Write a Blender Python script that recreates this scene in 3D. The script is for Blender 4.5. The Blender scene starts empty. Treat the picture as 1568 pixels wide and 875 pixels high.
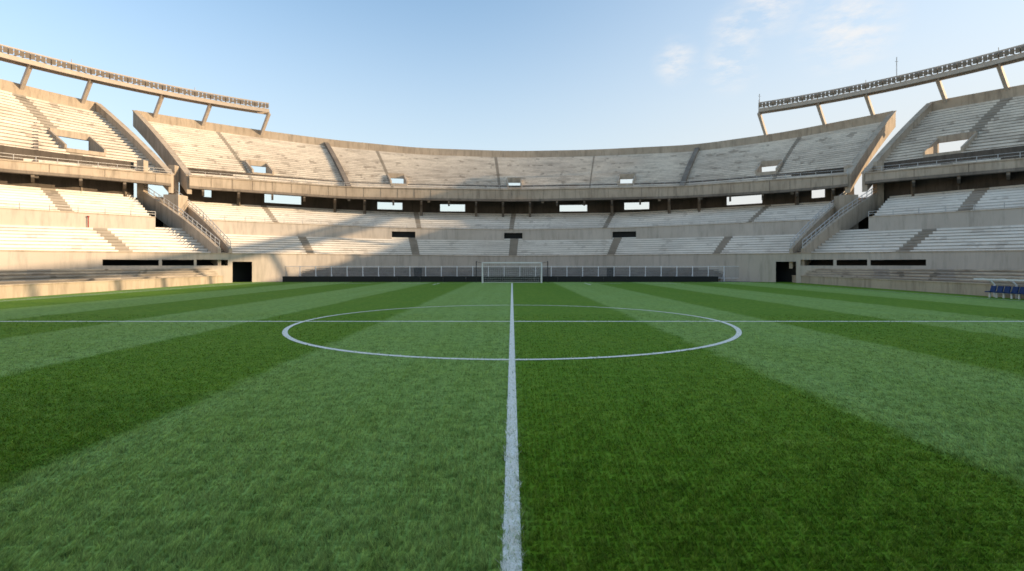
import bpy, math, random
import numpy as np
from mathutils import Vector
random.seed(3); rng=np.random.default_rng(5)
H=2.3; F=787.0; CX=784.0; HY=406.0
scene=bpy.context.scene

# ------------------------------------------------------------ materials
def new_mat(name):
    m=bpy.data.materials.new(name); m.use_nodes=True
    nt=m.node_tree; b=nt.nodes['Principled BSDF']
    b.inputs['Roughness'].default_value=0.85
    b.inputs['Specular IOR Level'].default_value=0.2
    return m,nt,b
def N(nt,t,**k):
    n=nt.nodes.new(t)
    for a,v in k.items(): setattr(n,a,v)
    return n
def mixc(nt,fac,a,b,blend='MIX'):
    n=N(nt,'ShaderNodeMix',data_type='RGBA',blend_type=blend)
    for i,v in ((0,fac),(6,a),(7,b)):
        if isinstance(v,(int,float)): n.inputs[i].default_value=v
        elif isinstance(v,tuple): n.inputs[i].default_value=(*v,1)
        else: nt.links.new(v,n.inputs[i])
    return n.outputs[2]
def math_(nt,op,a,b=None,c=None,clamp=False):
    n=N(nt,'ShaderNodeMath',operation=op,use_clamp=clamp)
    for i,v in enumerate((a,b,c)):
        if v is None: continue
        if isinstance(v,(int,float)): n.inputs[i].default_value=v
        else: nt.links.new(v,n.inputs[i])
    return n.outputs[0]
def noise(nt,vec,scale,detail=4,rough=0.55):
    n=N(nt,'ShaderNodeTexNoise'); n.inputs['Scale'].default_value=scale
    n.inputs['Detail'].default_value=detail; n.inputs['Roughness'].default_value=rough
    nt.links.new(vec,n.inputs['Vector']); return n.outputs['Fac']
def mapr(nt,v,a,b,c=0.,d=1.,smooth=False):
    n=N(nt,'ShaderNodeMapRange'); n.inputs[1].default_value=a; n.inputs[2].default_value=b
    n.inputs[3].default_value=c; n.inputs[4].default_value=d
    if smooth: n.interpolation_type='SMOOTHSTEP'
    nt.links.new(v,n.inputs[0]); return n.outputs[0]
def mapping(nt,vec,sc):
    n=N(nt,'ShaderNodeMapping'); n.inputs['Scale'].default_value=sc
    nt.links.new(vec,n.inputs['Vector']); return n.outputs[0]

def concrete(name,c1,c2,stain=0.5,scale=0.25):
    m,nt,b=new_mat(name); g=N(nt,'ShaderNodeNewGeometry').outputs['Position']
    n1=noise(nt,g,scale,4); n2=noise(nt,mapping(nt,g,(1.6,1.6,0.25)),0.9,4,0.7)
    c=mixc(nt,mapr(nt,n1,.35,.65),c1,c2)
    c=mixc(nt,mapr(nt,n2,.47,.68,0,stain),c,tuple(x*0.45 for x in c2))
    nt.links.new(c,b.inputs['Base Color']); return m
def seatmat(name,c1,c2,dark,streak=.8):
    m,nt,b=new_mat(name); uv=N(nt,'ShaderNodeUVMap').outputs[0]
    g=N(nt,'ShaderNodeNewGeometry').outputs['Position']
    big=noise(nt,g,0.11,4,.6)
    st=noise(nt,mapping(nt,uv,(0.22,0.5,1)),1.0,4,.7)
    st2=noise(nt,mapping(nt,uv,(0.42,0.33,1)),1.3,2,.5)
    fine=noise(nt,mapping(nt,uv,(2.2,3,1)),1.0,3,.7)
    c=mixc(nt,mapr(nt,big,.38,.62),c1,c2)
    c=mixc(nt,mapr(nt,st,.47,.67,0,streak*.55),c,dark)
    c=mixc(nt,mapr(nt,st2,.61,.66,0,streak*.65),c,dark)
    c=mixc(nt,mapr(nt,fine,.4,.75,0,.35),c,tuple(x*1.5 for x in dark))
    nt.links.new(c,b.inputs['Base Color']); return m
def plain(name,c,rough=.6,metal=0.,var=.25):
    m,nt,b=new_mat(name); g=N(nt,'ShaderNodeNewGeometry').outputs['Position']
    n=noise(nt,g,1.3,3)
    nt.links.new(mixc(nt,mapr(nt,n,.3,.7,0,var),c,tuple(x*.6 for x in c)),b.inputs['Base Color'])
    b.inputs['Roughness'].default_value=rough; b.inputs['Metallic'].default_value=metal
    return m

M_conc=concrete('weathered_concrete',(.52,.425,.32),(.43,.345,.255),.5)
M_concD=concrete('dark_concrete',(.26,.215,.17),(.19,.155,.12),.5)
M_gap=concrete('shaded_soffit_concrete',(.13,.105,.083),(.08,.066,.052),.5)  # dimness of the roofed gap put into a darker concrete colour
M_wall=concrete('painted_concrete',(.55,.48,.40),(.48,.415,.34),.35,.15)
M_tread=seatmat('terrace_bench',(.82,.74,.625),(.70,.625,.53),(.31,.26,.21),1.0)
M_riser=seatmat('terrace_riser',(.47,.41,.335),(.38,.33,.27),(.17,.14,.113),.9)  # darker than the bench: shadow below the nosing put into the colour
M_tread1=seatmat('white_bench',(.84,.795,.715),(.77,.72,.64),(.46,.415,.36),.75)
M_riser1=seatmat('white_bench_riser',(.56,.515,.45),(.48,.44,.38),(.28,.25,.21),.7)  # under-bench shadow painted in as a darker riser tone
M_aisle=seatmat('aisle_steps',(.40,.35,.29),(.34,.30,.245),(.19,.165,.135))
M_low=seatmat('low_terrace',(.58,.49,.37),(.46,.38,.285),(.14,.12,.093),1.2)
M_goalT=concrete('grey_terrace',(.30,.28,.255),(.22,.205,.185),.4)
M_black=plain('black_board',(.018,.02,.022),.5)
M_steel=plain('galvanised_steel',(.55,.53,.50),.5,.1)
M_gant=plain('gantry_painted_steel',(.56,.47,.38),.6,0.,.4)
M_white=plain('white_paint',(.8,.8,.8),.45)
M_lamp=plain('floodlight_housing',(.30,.25,.20),.6,0.)
M_blue=plain('blue_plastic',(.02,.05,.16),.5)
M_red=plain('red_paint',(.35,.04,.03),.5)

# ------------------------------------------------------------ mesh builder
class MB:
    def __init__(s): s.v=[];s.f=[];s.m=[];s.uv=[]
    def quad(s,pts,mi=0,uv=None):
        b=len(s.v); s.v.extend([tuple(p) for p in pts]); s.f.append(tuple(range(b,b+len(pts)))); s.m.append(mi)
        s.uv.extend(uv if uv else [(p[0]*.5+p[1]*.5,p[2]) for p in pts])
    def box8(s,c,mi=0):
        for f in ((0,1,2,3),(7,6,5,4),(0,4,5,1),(1,5,6,2),(2,6,7,3),(3,7,4,0)):
            s.quad([c[i] for i in f],mi)
    def beam(s,p,q,w,h=None,mi=0,up=Vector((0,0,1))):
        h=h or w; p=Vector(p);q=Vector(q); d=(q-p)
        if d.length<1e-6: return
        d.normalize(); u=up if abs(d.dot(up))<.98 else Vector((0,1,0))
        a=d.cross(u).normalized()*w/2; b=a.cross(d).normalized()*h/2
        s.box8([p-a-b,p+a-b,p+a+b,p-a+b,q-a-b,q+a-b,q+a+b,q-a+b],mi)
    def build(s,name,mats,parent=None):
        me=bpy.data.meshes.new(name); me.from_pydata(s.v,[],s.f)
        for m in mats: me.materials.append(m)
        me.polygons.foreach_set('material_index',s.m)
        l=me.uv_layers.new(name='UVMap'); l.data.foreach_set('uv',np.array(s.uv,dtype=np.float32).ravel())
        me.update(); o=bpy.data.objects.new(name,me); scene.collection.objects.link(o)
        if parent: o.parent=parent
        return o
def empty(name):
    e=bpy.data.objects.new(name,None); scene.collection.objects.link(e); return e

# ------------------------------------------------------------ plan rings (polar around world origin)
def th(x): return math.atan((x-CX)/F)
D2R=math.pi/180
def ellipse(a,b,n,yc=21.5):
    def r(t):
        t=np.asarray(t,float); lo=np.zeros_like(t)+1.; hi=np.zeros_like(t)+300.
        s,c=np.sin(t),np.cos(t)
        for _ in range(30):
            m=(lo+hi)/2; f=np.abs(m*s/a)**n+np.abs((m*c-yc)/b)**n
            lo=np.where(f<1,m,lo); hi=np.where(f<1,hi,m)
        return (lo+hi)/2
    return r
def zfit(ring,pts):
    xs=[p[0] for p in pts]; ys=[p[1] for p in pts]
    X=np.linspace(0,1568,393); Y=np.interp(X,xs,ys); k=np.hanning(33); k/=k.sum()
    Yp=np.concatenate([2*Y[0]-Y[16:0:-1],Y,2*Y[-1]-Y[-2:-18:-1]]); Y=np.convolve(Yp,k,'valid')
    def z(t):
        tc=np.clip(np.asarray(t,float),-math.pi/4,math.pi/4)
        y=np.interp(CX+F*np.tan(tc),X,Y)
        return H+(HY-y)/F*ring(tc)*np.cos(tc)
    return z
zc=lambda c:(lambda t: np.zeros_like(np.asarray(t,float))+c)
zadd=lambda f,c:(lambda t: f(t)+c)
R_B=ellipse(46.5,62,2.5); R_1=ellipse(57.5,70.5,2.5); R_2=ellipse(70,82,2.5)
R_U=ellipse(68,77,2.5); R_R=ellipse(94,100.5,2.2)
rimZ=zfit(R_R,[(0,121),(75,141),(150,158),(210,170),(320,188),(400,200),(505,214),(640,227),(785,232),(900,230),(1065,222),(1200,203),(1370,170),(1430,155),(1568,130)])
ubZ=zfit(R_U,[(0,262),(130,272),(262,284),(290,288),(400,295),(535,304),(785,308),(1040,303),(1200,294),(1300,285),(1330,280),(1568,260)])
utZ=zfit(R_U,[(0,246),(262,269),(290,271),(535,288),(785,292),(1040,287),(1300,269),(1568,244)])
t2bZ=zfit(R_2,[(0,283),(215,300),(275,308),(400,315),(600,325),(785,328),(960,326),(1160,315),(1300,307),(1350,302),(1568,283)])
t2fZ=zfit(R_1,[(0,320),(240,334),(310,338),(600,350),(785,353),(960,350),(1250,338),(1568,320)])
t1bZ=zfit(R_1,[(0,340),(285,350),(325,355),(600,364),(785,366),(960,364),(1245,355),(1568,340)])
t1fZ=zfit(R_B,[(0,385),(335,389),(460,390),(785,393),(1100,390),(1230,389),(1568,385)])
def lineX(x0,k):
    return lambda t: (x0-34*k)/np.maximum(np.abs(np.sin(t))-k*np.cos(t),.05)
def lineY(y0): return lambda t: y0/np.cos(t)

class Patch:
    def __init__(s,rA,rB,zA,zB,A,B): s.rA,s.rB,s.zA,s.zB,s.A,s.B=rA,rB,zA,zB,A,B
    def P(s,u,v,dz=0.):
        u=np.asarray(u,float); v=np.asarray(v,float)
        t=(s.A[0]+(s.A[1]-s.A[0])*u)*(1-v)+(s.B[0]+(s.B[1]-s.B[0])*u)*v
        r=s.rA(t)*(1-v)+s.rB(t)*v; z=s.zA(t)*(1-v)+s.zB(t)*v+dz
        return np.stack([r*np.sin(t),r*np.cos(t),z],-1)
    def locate(s,x,y):
        u=np.linspace(0,1,401)[:,None]*np.ones((1,61)); v=np.linspace(0,1,61)[None]*np.ones((401,1))
        if not hasattr(s,'_g'):
            p=s.P(u,v); Y=np.where(p[...,1]>1,p[...,1],1e9); s._g=(CX+F*p[...,0]/Y,HY-F*(p[...,2]-H)/Y)
        px,py=s._g
        d=(px-x)**2+(py-y)**2; i=np.unravel_index(np.argmin(d),d.shape)
        return u[i],v[i]
    def terrace(s,name,rows,ncol,mats,parent,aisles=(),vomits=(),nose=.12,split=.5):
        base=list(np.linspace(0,1,ncol+1)); ais=[]; holes=[]
        L=float(np.linalg.norm(np.diff(s.P(np.linspace(0,1,200),np.full(200,.5)),axis=0),axis=1).sum())
        for (x,y,w) in aisles:
            u,_=s.locate(x,y); ais.append((u-w/2/L,u+w/2/L))
        for (x,y,w,nr) in vomits:
            u,v=s.locate(x,y); k=int(round(v*rows-nr/2)); holes.append((u-w/2/L,u+w/2/L,k,k+nr))
        ed=[e for a in ais for e in a]+[e for h in holes for e in h[:2]]
        base=[b for b in base if b in(0.,1.) or all(abs(b-e)>.25/ncol for e in ed)]
        us=np.array(sorted(base+ed)); n=len(us)
        mb=MB()
        lv=[s.P(us,np.full(n,k/rows)) for k in range(rows+1)]
        arc=np.concatenate([[0],np.cumsum(np.linalg.norm(np.diff(lv[0],axis=0),axis=1))])
        off=lv[0].copy(); off[:,2]=0; off/=np.linalg.norm(off,axis=1)[:,None]; off*=nose
        for j in range(n-1):
            um=(us[j]+us[j+1])/2; ia=any(a<um<b for a,b in ais)
            o0,o1=off[j],off[j+1]
            for k in range(rows):
                if any(h[0]<um<h[1] and h[2]<=k<h[3] for h in holes): continue
                a,b=lv[k][j],lv[k][j+1]; c,d=lv[k+1][j+1],lv[k+1][j]
                z0=a[2]; z1=b[2]; U0,U1=arc[j],arc[j+1]
                if k: a=a-o0; b=b-o1
                m0=z0+(d[2]-z0)*split; m1=z1+(c[2]-z1)*split
                A_,B_,C_=(2,2,2) if ia else (0,1,0)
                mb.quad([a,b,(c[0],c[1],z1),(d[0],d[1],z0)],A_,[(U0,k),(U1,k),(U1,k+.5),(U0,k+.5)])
                mb.quad([(d[0],d[1],z0),(c[0],c[1],z1),(c[0],c[1],m1),(d[0],d[1],m0)],B_,[(U0,k+.5),(U1,k+.5),(U1,k+.7),(U0,k+.7)])  # lower riser half takes the dark slot, painting the shade under the bench
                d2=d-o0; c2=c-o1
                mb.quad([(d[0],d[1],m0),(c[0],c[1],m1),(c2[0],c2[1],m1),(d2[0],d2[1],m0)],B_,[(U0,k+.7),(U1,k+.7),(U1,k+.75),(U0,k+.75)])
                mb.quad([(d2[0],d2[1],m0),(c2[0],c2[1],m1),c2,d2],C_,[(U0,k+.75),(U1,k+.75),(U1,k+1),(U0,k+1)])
        for h in holes:
            va,vb=h[2]/rows,h[3]/rows
            for uu in h[:2]:
                p=s.P(uu,va);q=s.P(uu,vb)
                mb.box8(wall8(p,q,.28,.75,-2.3,zq=float(q[2])+.35),3)
            p=s.P(h[0],vb);q=s.P(h[1],vb); mb.box8(wall8(p,q,.5,.55,-.45),3)
            p=s.P(h[0],va);q=s.P(h[1],va); mb.box8(wall8(p,q,.3,.25,-.3),3)
            a=s.P(h[0],va);b=s.P(h[1],va);d=np.array([a[0]+b[0],a[1]+b[1],0]);d/=np.linalg.norm(d)
            pp=[a,b,b+d*5,a+d*5]; lo=[x+np.array([0,0,-.3]) for x in pp]; hi=[x+np.array([0,0,-.05]) for x in pp]
            mb.box8(lo+hi,3)
        return mb.build(name,mats,parent)
    def ribbon(s,mb,u,up,down,thick=.4,mi=0,v0=0.,v1=1.,n=12):
        vs=np.linspace(v0,v1,n+1)
        for i in range(n):
            mb.box8(wall8(s.P(u,vs[i]),s.P(u,vs[i+1]),thick,up,down),mi)
def wall8(p,q,t,up,down,zq=None):
    p=np.array(p,float);q=np.array(q,float); d=q-p; nn=np.array([-d[1],d[0],0]); nn/=(np.linalg.norm(nn)+1e-9); nn*=t/2
    U=np.array([0,0,up]); Dn=np.array([0,0,down])
    tq=q+U
    if zq is not None: tq=np.array([q[0],q[1],zq])
    return [p-nn+Dn,p+nn+Dn,q+nn+Dn,q-nn+Dn,p-nn+U,p+nn+U,tq+nn,tq-nn]
def ringwall(mb,r,za,zb,t0,t1,n,mi=0,thick=.35,holes=(),dr=0.):
    ts=set(np.linspace(t0,t1,n+1))
    for h in holes: ts.add(h[0]);ts.add(h[1])
    ts=np.array(sorted(ts)); R=r(ts)+dr; ZA=za(ts);ZB=zb(ts)
    for i in range(len(ts)-1):
        tm=(ts[i]+ts[i+1])/2
        def P(k,rr,z): return (rr*math.sin(ts[k]),rr*math.cos(ts[k]),z)
        def blk(zl0,zl1,zh0,zh1):
            a,b=R[i],R[i+1]
            mb.box8([P(i,a,zl0),P(i+1,b,zl1),P(i+1,b+thick,zl1),P(i,a+thick,zl0),
                     P(i,a,zh0),P(i+1,b,zh1),P(i+1,b+thick,zh1),P(i,a+thick,zh0)],mi)
        hh=[h for h in holes if h[0]<tm<h[1]]
        if hh:
            h=hh[0]
            if h[2]>ZA[i]+.01: blk(ZA[i],ZA[i+1],h[2],h[2])
            if h[3]<ZB[i]-.01: blk(h[3],h[3],ZB[i],ZB[i+1])
        else: blk(ZA[i],ZA[i+1],ZB[i],ZB[i+1])
def zat(r,x,y): t=th(x); return H+(HY-y)/F*float(r(t))*math.cos(t)
def opening(r,x,w,yt,yb): return (th(x-w/2),th(x+w/2),zat(r,x,yb),zat(r,x,yt))

FAR=118*D2R
# ------------------------------------------------------------ upper tier
upper=empty('upper_grandstand')
seatZ0=zadd(utZ,-1.0); seatZ1=zadd(rimZ,-1.3)
PL=Patch(R_U,R_R,seatZ0,seatZ1,(-FAR,th(262)),(-FAR,th(150)))
PC=Patch(R_U,R_R,seatZ0,seatZ1,(th(290),th(1298)),(th(207),th(1368)))
PR=Patch(R_U,R_R,seatZ0,seatZ1,(th(1324),FAR),(th(1424),FAR))
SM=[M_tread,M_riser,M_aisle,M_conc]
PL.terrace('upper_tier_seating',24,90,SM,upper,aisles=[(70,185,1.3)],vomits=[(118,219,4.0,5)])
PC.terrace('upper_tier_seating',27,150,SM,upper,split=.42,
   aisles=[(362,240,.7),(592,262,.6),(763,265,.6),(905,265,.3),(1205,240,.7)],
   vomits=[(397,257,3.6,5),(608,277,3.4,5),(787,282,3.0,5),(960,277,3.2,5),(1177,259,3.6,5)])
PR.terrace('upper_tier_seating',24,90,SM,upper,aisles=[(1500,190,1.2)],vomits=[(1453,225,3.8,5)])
mb=MB()
for A,B,RA,RB,n in ((-FAR,th(262),-FAR,th(150),70),(th(290),th(1298),th(207),th(1368),110),(th(1324),FAR,th(1424),FAR,70)):
    ringwall(mb,R_U,ubZ,utZ,A,B,n,0,.4,dr=-.4)
    ringwall(mb,R_U,zadd(utZ,-.02),zadd(utZ,.14),A,B,n,0,.7,dr=-.55)
    ringwall(mb,R_U,zadd(ubZ,-.15),zadd(ubZ,.22),A,B,n,1,.9,dr=-.6)
    ringwall(mb,R_R,zadd(rimZ,-1.9),rimZ,RA,RB,n,0,.5,dr=-.15)
    ts=np.linspace(A,B,n+1)
    for i in range(n):
        a,b=ts[i],ts[i+1]
        def p(t,k): 
            r=float(R_U(t))*(1-k)+float(R_R(t))*k; z=float(ubZ(t))*(1-k)+float(seatZ1(t)-2.0)*k
            return (r*math.sin(t),r*math.cos(t),z)
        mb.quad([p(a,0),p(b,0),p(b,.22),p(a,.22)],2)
        # panel joints of the precast fascia
        if i%3==0:
            r=float(R_U(a))-.41; mb.beam((r*math.sin(a),r*math.cos(a),float(ubZ(a))+.24),(r*math.sin(a),r*math.cos(a),float(utZ(a))-.04),.05,.05,1)
for P_,u in ((PL,1),(PC,0),(PC,1),(PR,0)):
    P_.ribbon(mb,u,1.1,-1.7,.7,0)
    P_.ribbon(mb,u,1.25,1.08,.95,0)
for x,y in ((520,258),(1053,262)):
    u,_=PC.locate(x,y); PC.ribbon(mb,u,.6,-.3,.9,1)
mb.build('fascia_and_parapets',[M_conc,M_concD,M_gap],upper)
mb=MB()
def rake(t):
    r0,r1=float(R_U(t)),float(R_R(t)); z0=float(ubZ(t))-.1; z1=float(seatZ1(t))-1.2
    p=Vector((r0*math.sin(t),r0*math.cos(t),z0)); q=Vector((r1*math.sin(t),r1*math.cos(t),z1))
    mb.beam(p,q,.5,1.0)
    c=p.lerp(q,.9); mb.beam((c.x,c.y,0),c,.8,.8)
    rr=float(R_2(t))+1.; mb.beam((rr*math.sin(t),rr*math.cos(t),0),(rr*math.sin(t),rr*math.cos(t),z0+2.5),.7,.7)
t=-110*D2R
wins=[(318,12),(433,62),(597,42),(693,42),(878,44),(975,42),(1140,58),(1252,24),(397,40),(608,36),(787,36),(960,36),(1177,40),(118,45),(1453,45)]
while t<110*D2R:
    x=CX+F*math.tan(t) if abs(t)<1.3 else -9999
    bad=(140<x<300) or (1290<x<1440) or any(abs(x-w[0])<w[1]/2+6 for w in wins)
    if not bad: rake(t)
    t+=4.2*D2R
mb.build('raking_beams',[M_concD],upper)
mb=MB()
hs=[opening(R_2,597,38,310,321),opening(R_2,693,38,313,324),opening(R_2,878,42,314,324),opening(R_2,975,38,310,321),
    opening(R_2,1140,54,300,313),opening(R_2,1253,20,290,303),opening(R_2,433,56,299,312),opening(R_2,318,11,289,302)]
hs=sorted(hs)
k=.2
topz=lambda t: (utZ(t)-1.0)*(1-k)+(rimZ(t)-1.3)*k+.15
for A,B,n in ((-FAR,th(205),70),(th(275),th(1300),110),(th(1352),FAR,70)):
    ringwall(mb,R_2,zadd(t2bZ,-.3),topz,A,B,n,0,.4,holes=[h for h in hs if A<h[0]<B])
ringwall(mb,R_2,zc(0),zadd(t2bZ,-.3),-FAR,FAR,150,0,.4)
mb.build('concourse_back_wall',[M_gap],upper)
mb=MB()
t=-100*D2R
while t<100*D2R:
    x=CX+F*math.tan(t) if abs(t)<1.3 else -9999
    if not(245<x<300 or 1290<x<1340):
        r0=float(R_U(t)); z=float(ubZ(t))
        s,c=math.sin(t),math.cos(t)
        mb.beam(((r0-.3)*s,(r0-.3)*c,z-.15),((r0+3)*s,(r0+3)*c,z-.5),.35,.7)
        if not any(abs(x-w[0])<w[1]/2+4 for w in wins[:8]):
            rr=r0+3.4; mb.beam((rr*s,rr*c,float(t2bZ(t))-1.5),(rr*s,rr*c,z+1),.45,.45)
    t+=3.0*D2R
mb.build('concourse_columns',[M_concD],upper)

# ------------------------------------------------------------ middle + lower tier
low=empty('lower_grandstand')
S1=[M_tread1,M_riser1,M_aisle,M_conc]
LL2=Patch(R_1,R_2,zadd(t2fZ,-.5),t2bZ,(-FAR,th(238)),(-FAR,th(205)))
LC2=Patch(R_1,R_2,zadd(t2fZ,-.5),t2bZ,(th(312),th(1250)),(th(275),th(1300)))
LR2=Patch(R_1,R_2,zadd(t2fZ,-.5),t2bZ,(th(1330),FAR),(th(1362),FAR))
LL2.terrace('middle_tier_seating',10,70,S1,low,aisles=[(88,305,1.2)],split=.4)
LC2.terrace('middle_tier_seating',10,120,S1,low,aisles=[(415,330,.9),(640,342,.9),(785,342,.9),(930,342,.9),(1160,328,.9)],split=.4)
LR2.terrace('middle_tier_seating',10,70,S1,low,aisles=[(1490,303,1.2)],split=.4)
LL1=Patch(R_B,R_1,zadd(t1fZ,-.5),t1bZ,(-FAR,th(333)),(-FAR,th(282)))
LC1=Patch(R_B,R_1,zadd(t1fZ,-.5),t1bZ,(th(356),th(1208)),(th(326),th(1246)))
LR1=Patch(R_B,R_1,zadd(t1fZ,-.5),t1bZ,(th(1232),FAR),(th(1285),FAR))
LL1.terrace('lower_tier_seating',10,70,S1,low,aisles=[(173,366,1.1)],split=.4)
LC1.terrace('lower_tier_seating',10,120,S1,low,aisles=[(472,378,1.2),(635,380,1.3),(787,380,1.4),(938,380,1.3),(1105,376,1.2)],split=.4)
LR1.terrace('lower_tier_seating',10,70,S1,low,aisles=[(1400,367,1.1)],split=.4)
mb=MB()
vom=[opening(R_1,618,36,355,369),opening(R_1,786,28,357,371),opening(R_1,956,36,355,369)]
for A,B,n,hh in ((-FAR,th(238),60,[]),(th(312),th(1250),100,vom),(th(1330),FAR,60,[])):
    ringwall(mb,R_1,zadd(t1bZ,-.4),t2fZ,A,B,n,0,.35,holes=hh,dr=-.35)
    ringwall(mb,R_1,t2fZ,zadd(t2fZ,.12),A,B,n,1,.5,dr=-.42)
def slot(x0,x1,yt=398,yb=407): 
    return opening(R_B,(x0+x1)/2,x1-x0,yt,yb)
hs=[slot(157,243),slot(248,297),slot(301,349),(th(356),th(386),0,zat(R_B,371,401)),
    (th(1188),th(1219),0,zat(R_B,1203,401)),slot(1226,1276),slot(1281,1328),slot(1333,1418)]
ringwall(mb,R_B,zc(0),t1fZ,-FAR,FAR,170,0,.35,holes=hs,dr=-.35)
ringwall(mb,R_B,t1fZ,zadd(t1fZ,.12),-FAR,FAR,170,1,.5,dr=-.42)
ringwall(mb,R_B,zc(0),zadd(t1fZ,-.8),-FAR,FAR,90,2,.3,dr=2.5)  # black sheet standing in for the dark interior behind slots and doorways
mb.build('tier_walls',[M_wall,M_conc,M_black],low)
mb=MB()
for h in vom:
    ringwall(mb,R_1,zc(h[2]-.3),zc(h[3]+.3),h[0]-.01,h[1]+.01,2,0,.2,dr=.6)  # black panel stands in for the shade inside each opening
mb.build('vomitory_dark_backing',[M_black],low)
for (A0,A1,B0,B1) in ((336,353,213,262),(1211,1229,1304,1350)):
    P_=Patch(R_B,R_2,zadd(t1fZ,-.3),zadd(t2bZ,.2),(th(A0),th(A1)),(th(B0),th(B1)))
    P_.terrace('corner_stairs',34,4,[M_conc,M_concD,M_aisle,M_conc],low,nose=.03)
    mb=MB()
    for u in (0,1): P_.ribbon(mb,u,1.0,-1.6,.4,0,n=10)
    for i in range(0,35,2):
        for u in (0,1):
            p=P_.P(u,i/34); mb.beam((p[0],p[1],p[2]+1),(p[0],p[1],p[2]+2.0),.07,.07,1)
    for u in (0,1):
        for hgt in (1.5,2.0):
            a=P_.P(u,0);b=P_.P(u,.5);c=P_.P(u,1)
            for p,q in ((a,b),(b,c)): mb.beam((p[0],p[1],p[2]+hgt),(q[0],q[1],q[2]+hgt),.07,.07,1)
    p=P_.P(.5,.72); 
    mb.beam((p[0],p[1],0),(p[0],p[1],p[2]+2.4),2.2,2.2,0)
    for u in (0.,1.):
        p=P_.P(u,.96); mb.beam((p[0],p[1],0),(p[0],p[1],p[2]+5.5),1.0,1.0,0)
    mb.build('stair_walls_and_rails',[M_conc,M_steel],low)
mS=[M_low,M_aisle,M_aisle,M_conc]
LT=lineX(34.9,.07)
Patch(LT,R_B,zc(.55),zc(2.15),(-100*D2R,th(345)),(-100*D2R,th(350))).terrace('pitchside_terrace',6,60,mS,low,aisles=[(60,420,1.5),(200,418,1.2)])
Patch(LT,R_B,zc(.55),zc(2.15),(th(1226),100*D2R),(th(1222),100*D2R)).terrace('pitchside_terrace',6,60,mS,low,aisles=[(1350,418,1.2),(1450,420,1.2)])
Patch(lineY(73.4),R_B,zc(.35),zc(2.1),(th(448),th(1136)),(th(448),th(1136))).terrace('behind_goal_terrace',8,60,[M_goalT,M_concD,M_black,M_conc],low,
    aisles=[(640,415,1.2),(935,415,1.2)])
mb=MB()
def rail(r,z,t0,t1,step,h,dr=0.,w=.06):
    n=max(2,int((t1-t0)/step)); ts=np.linspace(t0,t1,n+1); R=r(ts)+dr; Z=z(ts)
    P=[Vector((R[i]*math.sin(ts[i]),R[i]*math.cos(ts[i]),Z[i])) for i in range(n+1)]
    for i,p in enumerate(P):
        mb.beam(p,p+Vector((0,0,h)),w,w)
        if i<n:
            for k in (1,.55): mb.beam(p+Vector((0,0,h*k)),P[i+1]+Vector((0,0,h*k)),w*.8,w*.8)
for a,b in ((-60*D2R,th(262)),(th(290),th(1298)),(th(1324),60*D2R)): rail(R_U,utZ,a,b,.022,.9,-.1)
rail(R_1,zadd(t2fZ,.1),-60*D2R,th(238),.03,.7,-.15); rail(R_1,zadd(t2fZ,.1),th(312),th(1250),.03,.7,-.15); rail(R_1,zadd(t2fZ,.1),th(1330),60*D2R,.03,.7,-.15)
mb.build('tier_railings',[M_steel],low)
mb=MB(); t=th(135); r=float(R_1(t))-.6; p=Vector((r*math.sin(t),r*math.cos(t),float(t1bZ(t))-.6)); mb.beam(p,p+Vector((0,0,1.5)),.09,.09); mb.beam(p+Vector((0,0,1.5)),p+Vector((0,0,1.65)),.16,.16)
mb.build('red_marker_post',[M_red])

# ------------------------------------------------------------ floodlight gantries
def gantry(ta,tb,parent):
    R_G=ellipse(90.5,97,2.2); mb=MB()
    GZ=33.7
    n=max(4,int(abs(tb-ta)/.022)); ts=np.linspace(ta,tb,n+1)
    def P(i,dr,z): 
        r=float(R_G(ts[i]))+dr; return Vector((r*math.sin(ts[i]),r*math.cos(ts[i]),z))
    for i in range(n):
        for dr in (-.9,.9):
            mb.beam(P(i,dr,GZ),P(i+1,dr,GZ),.28,.7,0)
            mb.beam(P(i,dr,GZ+1.5),P(i+1,dr,GZ+1.5),.14,.2,0)
            mb.beam(P(i,dr,GZ),P(i,dr,GZ+1.5),.14,.14,0)
            mb.beam(P(i,dr,GZ+(0 if i%2 else 1.5)),P(i+1,dr,GZ+(1.5 if i%2 else 0)),.12,.12,0)
        mb.quad([P(i,-.9,GZ+.36),P(i+1,-.9,GZ+.36),P(i+1,.9,GZ+.36),P(i,.9,GZ+.36)],0)
        mb.beam(P(i,-.9,GZ+1.5),P(i,.9,GZ+1.5),.1,.1,0)
        for f in (.12,.37,.62,.87):
            c=P(i,-1.2,GZ+.9).lerp(P(i+1,-1.2,GZ+.9),f); 
            o=Vector((c.x,c.y,0)).normalized(); 
            mb.beam(c-o*.22-Vector((0,0,.15)),c+o*.22+Vector((0,0,.1)),.5,.75,1)
            mb.beam(c+o*.2,c+o*.5,.1,.1,0)
        if i%7==0 : mb.beam(P(i,0,GZ+1.5),P(i,0,GZ+2.4),.06,.06,0)
    tt=np.arange(0,1.001,1/max(2,round(abs(tb-ta)/.078)))
    for k in tt:
        i=max(0,min(n,int(round(k*n))))
        a=P(i,.2,GZ-.2); r=float(R_R(ts[i]))+.8; b=Vector((r*math.sin(ts[i])+(2.6 if ts[i]>0 else -2.6),r*math.cos(ts[i]),float(rimZ(ts[i]))-3.0))
        mb.beam(b,a,.5,.7,0)
        mb.beam(b.lerp(a,.6),P(i,-.9,GZ-.1),.2,.2,0)
    mb.build('truss_and_lamps',[M_gant,M_lamp],parent)
g1=empty('floodlight_gantry'); gantry(-112*D2R,th(412),g1)
g2=empty('floodlight_gantry.001'); gantry(th(1162),112*D2R,g2)
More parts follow.
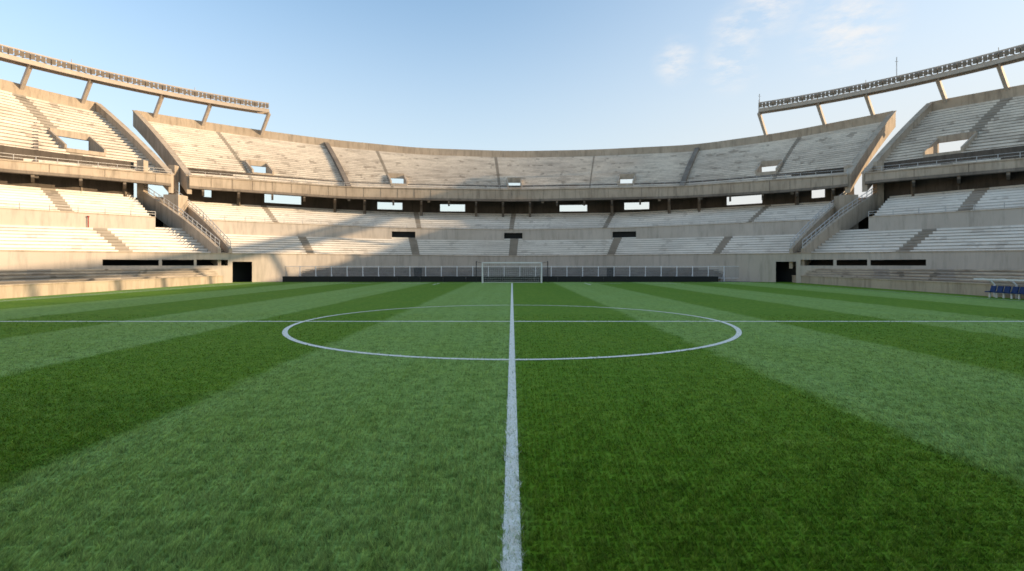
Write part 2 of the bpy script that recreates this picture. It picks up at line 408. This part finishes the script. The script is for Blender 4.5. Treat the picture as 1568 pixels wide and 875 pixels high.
for nm,x,l in (('antenna_mast',1373,4.0),('antenna_mast.001',1163,2.4)):
    mb=MB(); t=th(x); r=float(ellipse(90.5,97,2.2)(t)); p=Vector((r*math.sin(t),r*math.cos(t),34.9)); mb.beam(p,p+Vector((0,0,l)),.09,.09)
    mb.beam(p+Vector((-.3,0,l*.8)),p+Vector((.3,0,l*.8)),.05,.05)
    mb.build(nm,[M_steel])

# ------------------------------------------------------------ ground, pitch
def sheet(name,x0,x1,y0,y1,z,mat):
    mb=MB(); 
    mb.quad([(x0,y0,z),(x1,y0,z),(x1,y1,z),(x0,y1,z)]); return mb.build(name,[mat])
sheet('ground',-2500,2500,-2500,2500,-.012,concrete('asphalt_ground',(.16,.15,.14),(.12,.115,.11),.3))
def grassmat(name,blades=False):
    m,nt,b=new_mat(name); g=N(nt,'ShaderNodeNewGeometry').outputs['Position']
    g=mapping(nt,g,(1,1,0))
    sep=N(nt,'ShaderNodeSeparateXYZ'); nt.links.new(g,sep.inputs[0]); X,Y=sep.outputs[0],sep.outputs[1]
    wob=noise(nt,g,1.2,3,.65); Xw=math_(nt,'ADD',X,math_(nt,'MULTIPLY',math_(nt,'SUBTRACT',wob,.5),.75))
    s=math_(nt,'SINE',math_(nt,'MULTIPLY',Xw,math.pi/5.3))
    mask=mapr(nt,s,-.14,.14,1,0,True)
    mid=noise(nt,g,.35,3,.6); fine=noise(nt,g,3.5,6,.8); vf=noise(nt,g,40,2,.8)
    clump=noise(nt,g,11,4,.8)
    lanes=noise(nt,mapping(nt,g,(1.1,.03,1)),1.,2,.6)
    light=(.275,.43,.115); dark=(.115,.245,.008)  # mowing reflection put into the turf colour as pale and dark stripes
    c=mixc(nt,mask,dark,light)
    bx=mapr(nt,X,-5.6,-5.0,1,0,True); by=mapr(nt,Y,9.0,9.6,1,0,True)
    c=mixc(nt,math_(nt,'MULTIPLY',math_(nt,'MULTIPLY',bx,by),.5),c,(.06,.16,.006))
    c=mixc(nt,mapr(nt,lanes,.35,.65,0,.26),c,(.17,.29,.02))
    c=mixc(nt,mapr(nt,mid,.4,.7,0,.26),c,(.23,.33,.025))
    c=mixc(nt,mapr(nt,fine,.47,.66,0,.68),c,(.05,.12,.006))
    c=mixc(nt,mapr(nt,fine,.48,.28,0,.45),c,(.38,.49,.10))
    c=mixc(nt,mapr(nt,clump,.5,.68,0,.68),c,(.035,.09,.005))
    if blades:
        a=N(nt,'ShaderNodeAttribute',attribute_name='tint'); sp=N(nt,'ShaderNodeSeparateColor'); nt.links.new(a.outputs['Color'],sp.inputs[0])
        c=mixc(nt,mapr(nt,sp.outputs[0],0,1,0,.45),c,(.44,.49,.10))
        hsv=N(nt,'ShaderNodeHueSaturation'); nt.links.new(c,hsv.inputs['Color']); nt.links.new(mapr(nt,sp.outputs[2],0,1,.35,1.9),hsv.inputs['Value']); c=hsv.outputs[0]
        c=mixc(nt,sp.outputs[1],c,(.86,.85,.80))
        b.inputs['Roughness'].default_value=.6
    else:
        c=mixc(nt,mapr(nt,vf,.45,.8,0,.5),c,(.035,.09,.004))
    b.inputs['Specular IOR Level'].default_value=.12
    nt.links.new(c,b.inputs['Base Color']); return m
sheet('pitch_grass',-40,40,-45,69.5,0.,grassmat('pitch_turf'))
pm,nt,b=new_mat('pitch_line_paint'); g=N(nt,'ShaderNodeNewGeometry').outputs['Position']
sp_=noise(nt,g,45,4,.8); nt.links.new(mixc(nt,mapr(nt,sp_,.5,.6,0,.7),(.86,.85,.80),(.32,.40,.16)),b.inputs['Base Color'])
mb=MB(); LW=.15; z=.006
def strip(x0,x1,y0,y1): mb.quad([(x0,y0,z),(x1,y0,z),(x1,y1,z),(x0,y1,z)])
YH=20.9; YG=65.0; R0=8.45; HW=.2; CW=.17
strip(-LW/2,LW/2,-20,YH-HW/2-.01); strip(-LW/2,LW/2,YH+HW/2+.01,YG-.1)
strip(-32.4,32.4,YH-HW/2,YH+HW/2); strip(-32.4,32.4,YG-.06,YG+.06)
strip(-32.52,-32.4,-30,YG+.06); strip(32.4,32.52,-30,YG+.06)
z=.010
for i in range(160):
    a,b_=2*math.pi*i/160,2*math.pi*(i+1)/160
    p=lambda r,t:(r*math.sin(t),YH+r*math.cos(t),z)
    mb.quad([p(R0-CW/2,a),p(R0-CW/2,b_),p(R0+CW/2,b_),p(R0+CW/2,a)])
z=.008
for sx in (-1,1):
    strip(sx*9.16-.07,sx*9.16+.07,YG-5.5,YG-.1)
    for q in (12,19): strip(sx*q-1.6,sx*q+1.6,YG-1.6,YG-1.4)
mb.build('pitch_line_markings',[pm])
nb=480000
yi=rng.uniform(482,925,nb); Dd=1810/(yi-406); xi=rng.uniform(-860,860,nb); Xb=xi/F*Dd; Yb=Dd
cell=.045*(1+Dd/12); gx=np.floor(Xb/cell); gy=np.floor(Yb/cell)
hsh=np.modf(np.abs(np.sin(gx*12.9898+gy*78.233)*43758.5453))[0]; hs2=np.modf(np.abs(np.sin(gx*39.346+gy*11.135)*24634.633))[0]
pull=.45*hsh; Xb+= ((gx+.2+.6*hsh)*cell-Xb)*pull; Yb+=((gy+.2+.6*hs2)*cell-Yb)*pull
hgt=.032*rng.uniform(.5,1.35,nb)*(.65+.75*hs2); wd=.0052*(Dd/4)**.7*rng.uniform(.6,1.5,nb)
cl=np.sin(Xb*7+np.sin(Yb*5)*2)*np.sin(Yb*6+np.sin(Xb*4)*2)
hgt*=1+.2*cl
ang=rng.uniform(0,2*math.pi,nb); stripe=np.sin(Xb*math.pi/5.3)
lean=.7*hgt; lx=rng.normal(0,.7,nb)*lean+(hsh-.5)*1.6*lean; ly=(rng.normal(0,.7,nb)+(hs2-.5)*1.2+np.where(stripe>0,-.5,.8))*lean
dx=np.cos(ang)*wd/2; dy=np.sin(ang)*wd/2
V=np.empty((nb,3,3),np.float32)
V[:,0]=np.stack([Xb-dx,Yb-dy,np.full(nb,0.)],1); V[:,1]=np.stack([Xb+dx,Yb+dy,np.full(nb,0.)],1); V[:,2]=np.stack([Xb+lx,Yb+ly,hgt],1)
rr=np.hypot(Xb,Yb-YH)
edge=rng.normal(0,.010,nb)
paint=((np.abs(Xb)+edge<LW/2)|(np.abs(rr-R0)+edge<CW/2)|(np.abs(Yb-YH)+edge<HW/2))&(rng.random(nb)<.87)
me=bpy.data.meshes.new('grass_blades'); me.vertices.add(nb*3); me.vertices.foreach_set('co',V.ravel())
me.loops.add(nb*3); me.loops.foreach_set('vertex_index',np.arange(nb*3,dtype=np.int32))
me.polygons.add(nb); me.polygons.foreach_set('loop_start',np.arange(0,nb*3,3,dtype=np.int32)); 
me.update(calc_edges=True)
at=me.attributes.new('tint','FLOAT_COLOR','POINT')
col=np.ones((nb,3,4),np.float32); col[:,:,0]=(rng.random(nb)**3)[:,None]; col[:,:,1]=paint[:,None].astype(np.float32)*.95; col[:,:,2]=np.clip(rng.random(nb)*.7+hsh*.4-.05,0,1)[:,None]
col[:,:2,2]*=.45
at.data.foreach_set('color',col.ravel())
me.materials.append(grassmat('grass_blade',True))
o=bpy.data.objects.new('grass_blades',me); scene.collection.objects.link(o)

# ------------------------------------------------------------ pitch surround
for nm,s in (('pitchside_wall',-1),('pitchside_wall.001',1)):
    mb=MB()
    mb.box8(wall8((s*(34.8-44*.07-0),-10,0),(s*(34.8+34*.07),68,0),.25,.85,0),0)
    mb.box8(wall8((s*(34.8-44*.07-0),-10,0),(s*(34.8+34*.07),68,0),.36,.93,-.851),0) if False else mb.box8([ (q[0],q[1],(.853 if i<4 else .94)) for i,q in enumerate(wall8((s*(34.8-44*.07),-10,0),(s*(34.8+34*.07),68,0),.36,0,0))],0)
    mb.build(nm,[M_conc])
mb=MB(); x=-30.6
while x<24.5:
    w=3.06; mb.box8(wall8((x,68.6,0),(x+w-.03,68.6,0),.12,.78,.03),0); mb.beam((x+.1,68.6,0),(x+.1,69.2,.02),.06,.04); mb.beam((x+.1,69.2,0),(x+.1,68.66,.7),.05,.05); x+=w
mb.build('advertising_hoarding',[M_black])
gm=bpy.data.materials.new('clear_panel'); gm.use_nodes=True; nt=gm.node_tree; nt.nodes.clear()
o_=N(nt,'ShaderNodeOutputMaterial'); t_=N(nt,'ShaderNodeBsdfTransparent'); d_=N(nt,'ShaderNodeBsdfPrincipled'); mx=N(nt,'ShaderNodeMixShader'); mx.inputs[0].default_value=.15
d_.inputs['Base Color'].default_value=(.55,.56,.56,1); d_.inputs['Roughness'].default_value=.15
nt.links.new(t_.outputs[0],mx.inputs[1]); nt.links.new(d_.outputs[0],mx.inputs[2]); nt.links.new(mx.outputs[0],o_.inputs[0])
mb=MB(); x=-36.3; 
while x<36.5:
    mb.beam((x,72,0),(x,72,2.15),.09,.09,0); 
    if x+2.2<37.5:
        mb.beam((x,72,2.1),(x+2.2,72,2.1),.06,.06,0); mb.beam((x,72,.45),(x+2.2,72,.45),.05,.05,0)
        mb.quad([(x+.06,72,.5),(x+2.14,72,.5),(x+2.14,72,2.05),(x+.06,72,2.05)],1)
    mb.beam((x,72.03,1.2),(x,72.9,0),.05,.05,0)
    x+=2.2
mb.build('perimeter_fence',[M_white,gm])
goal=empty('football_goal'); mb=MB(); gw=3.75
for s in (-1,1):
    mb.beam((s*gw,YG,0),(s*gw,YG,2.6),.15,.15); 
    mb.beam((s*gw,YG,2.54),(s*gw,YG+1.0,2.54),.05,.05); mb.beam((s*gw,YG+1.0,2.54),(s*gw,YG+2.2,0),.05,.05); mb.beam((s*gw,YG,.04),(s*gw,YG+2.2,.04),.05,.05)
mb.beam((-gw-.06,YG,2.58),(gw+.06,YG,2.58),.15,.15); mb.beam((-gw,YG+2.2,.04),(gw,YG+2.2,.04),.05,.05); mb.beam((-gw,YG+1,2.54),(gw,YG+1,2.54),.04,.04)
mb.build('frame',[M_white],goal)
mb=MB(); w=.014
for i in range(0,31):
    x=-gw+i*2*gw/30
    mb.beam((x,YG+.05,2.54),(x,YG+1,2.54),w); mb.beam((x,YG+1,2.54),(x,YG+2.2,.05),w)
for i in range(11):
    k=i/10; mb.beam((-gw,YG+1+1.2*k,2.54-2.5*k),(gw,YG+1+1.2*k,2.54-2.5*k),w)
    for s in (-1,1): mb.beam((s*gw,YG+.05,2.54-2.5*k),(s*gw,YG+1+1.2*k,2.54-2.5*k),w)
mb.build('net',[M_white],goal)
mb=MB()
for s in (-1,1): mb.beam((s*4.7,YG+2.6,0),(s*4.7,YG+2.6,2.8),.1,.1); mb.beam((s*4.7,YG+2.6,2.7),(s*gw,YG+1.0,2.54),.03,.03)
mb.build('net_support_poles',[M_black],goal)
dug=empty('team_dugout'); mb=MB()
for k in range(5):
    y=30.4+k*1.6
    pts=[Vector((34.55,y,.0)),Vector((34.55,y,.9)),Vector((34.25,y,1.2)),Vector((33.7,y,1.32)),Vector((33.1,y,1.3))]
    for a,b_ in zip(pts[:-1],pts[1:]): mb.beam(a,b_,.08,.08,0)
    if k<4:
        y2=y+1.6
        for a,b_ in zip(pts[:-1],pts[1:]):
            mb.quad([a,(a.x,y2,a.z),(b_.x,y2,b_.z),b_],1)
        mb.beam(pts[-1],(pts[-1].x,y2,pts[-1].z),.1,.1,0)
        for q in range(3):
            yy=y+.28+q*.52
            mb.beam((33.75,yy,.40),(34.15,yy,.40),.38,.08,2); mb.beam((34.15,yy,.40),(34.26,yy,.82),.38,.07,2); mb.beam((33.95,yy,0),(33.95,yy,.36),.08,.08,0)
mb.build('shelter',[M_white,gm,M_blue],dug)

# ------------------------------------------------------------ world, sun, camera
EL=14.1; AZ=3.0
w=bpy.data.worlds.new('World'); scene.world=w; w.use_nodes=True; nt=w.node_tree
bg=nt.nodes['Background']; sky=N(nt,'ShaderNodeTexSky',sky_type='NISHITA'); sky.sun_disc=False
sky.sun_elevation=math.radians(EL); sky.sun_rotation=math.radians(90+AZ); sky.air_density=1.0; sky.dust_density=1.0; sky.ozone_density=1.6
tc=N(nt,'ShaderNodeTexCoord').outputs['Generated']
sp=N(nt,'ShaderNodeSeparateXYZ'); nt.links.new(tc,sp.inputs[0])
hz=math_(nt,'ADD',mapr(nt,sp.outputs[2],0.,.55,.76,.05,True),mapr(nt,sp.outputs[0],-.15,.7,0,.34,True),clamp=True)
gain=mixc(nt,1.0,sky.outputs[0],(1.0,1.12,1.12),'MULTIPLY')
base=mixc(nt,hz,gain,(2.80,2.80,2.74))
def dirmask(v,r0,r1):
    d=N(nt,'ShaderNodeVectorMath',operation='DISTANCE'); nt.links.new(tc,d.inputs[0]); d.inputs[1].default_value=Vector(v).normalized(); return mapr(nt,d.outputs['Value'],r0,r1,1,0,True)
cn=noise(nt,mapping(nt,tc,(5,5,14)),3.4,7,.62)
mk=None
for px,py,a_,b_ in ((1035,95,.0,.05),(1118,100,.0,.06),(1130,48,.0,.06),(1300,42,.01,.09),(1180,6,.0,.07)):
    k_=dirmask(((px-CX)/F,1,(HY-py)/F),a_,b_); mk=k_ if mk is None else math_(nt,'MAXIMUM',mk,k_)
cf=math_(nt,'MULTIPLY',mapr(nt,cn,.40,.62,0,.75),mk)
c=mixc(nt,cf,base,(3.3,3.22,3.15))
nt.links.new(c,bg.inputs['Color']); bg.inputs['Strength'].default_value=.29
sl=bpy.data.lights.new('sun','SUN'); sl.energy=6.0; sl.angle=math.radians(.5); sl.color=(1,.75,.48)
so=bpy.data.objects.new('sun',sl); scene.collection.objects.link(so)
sd=Vector((math.cos(math.radians(AZ))*math.cos(math.radians(EL)),-math.sin(math.radians(AZ))*math.cos(math.radians(EL)),math.sin(math.radians(EL))))
so.rotation_euler=(-sd).to_track_quat('-Z','Y').to_euler()
cam=bpy.data.cameras.new('camera'); co=bpy.data.objects.new('camera',cam); scene.collection.objects.link(co); scene.camera=co
co.location=(0,0,H); co.rotation_euler=(math.radians(90),0,0); cam.sensor_width=36; cam.lens=36*F/1568; cam.shift_y=-(437.5-HY)/1568
cam.clip_end=6000; cam.clip_start=.05; cam.dof.use_dof=True; cam.dof.focus_distance=8; cam.dof.aperture_fstop=1.4
scene.view_settings.view_transform='Standard'; scene.view_settings.look='None'; scene.view_settings.exposure=0
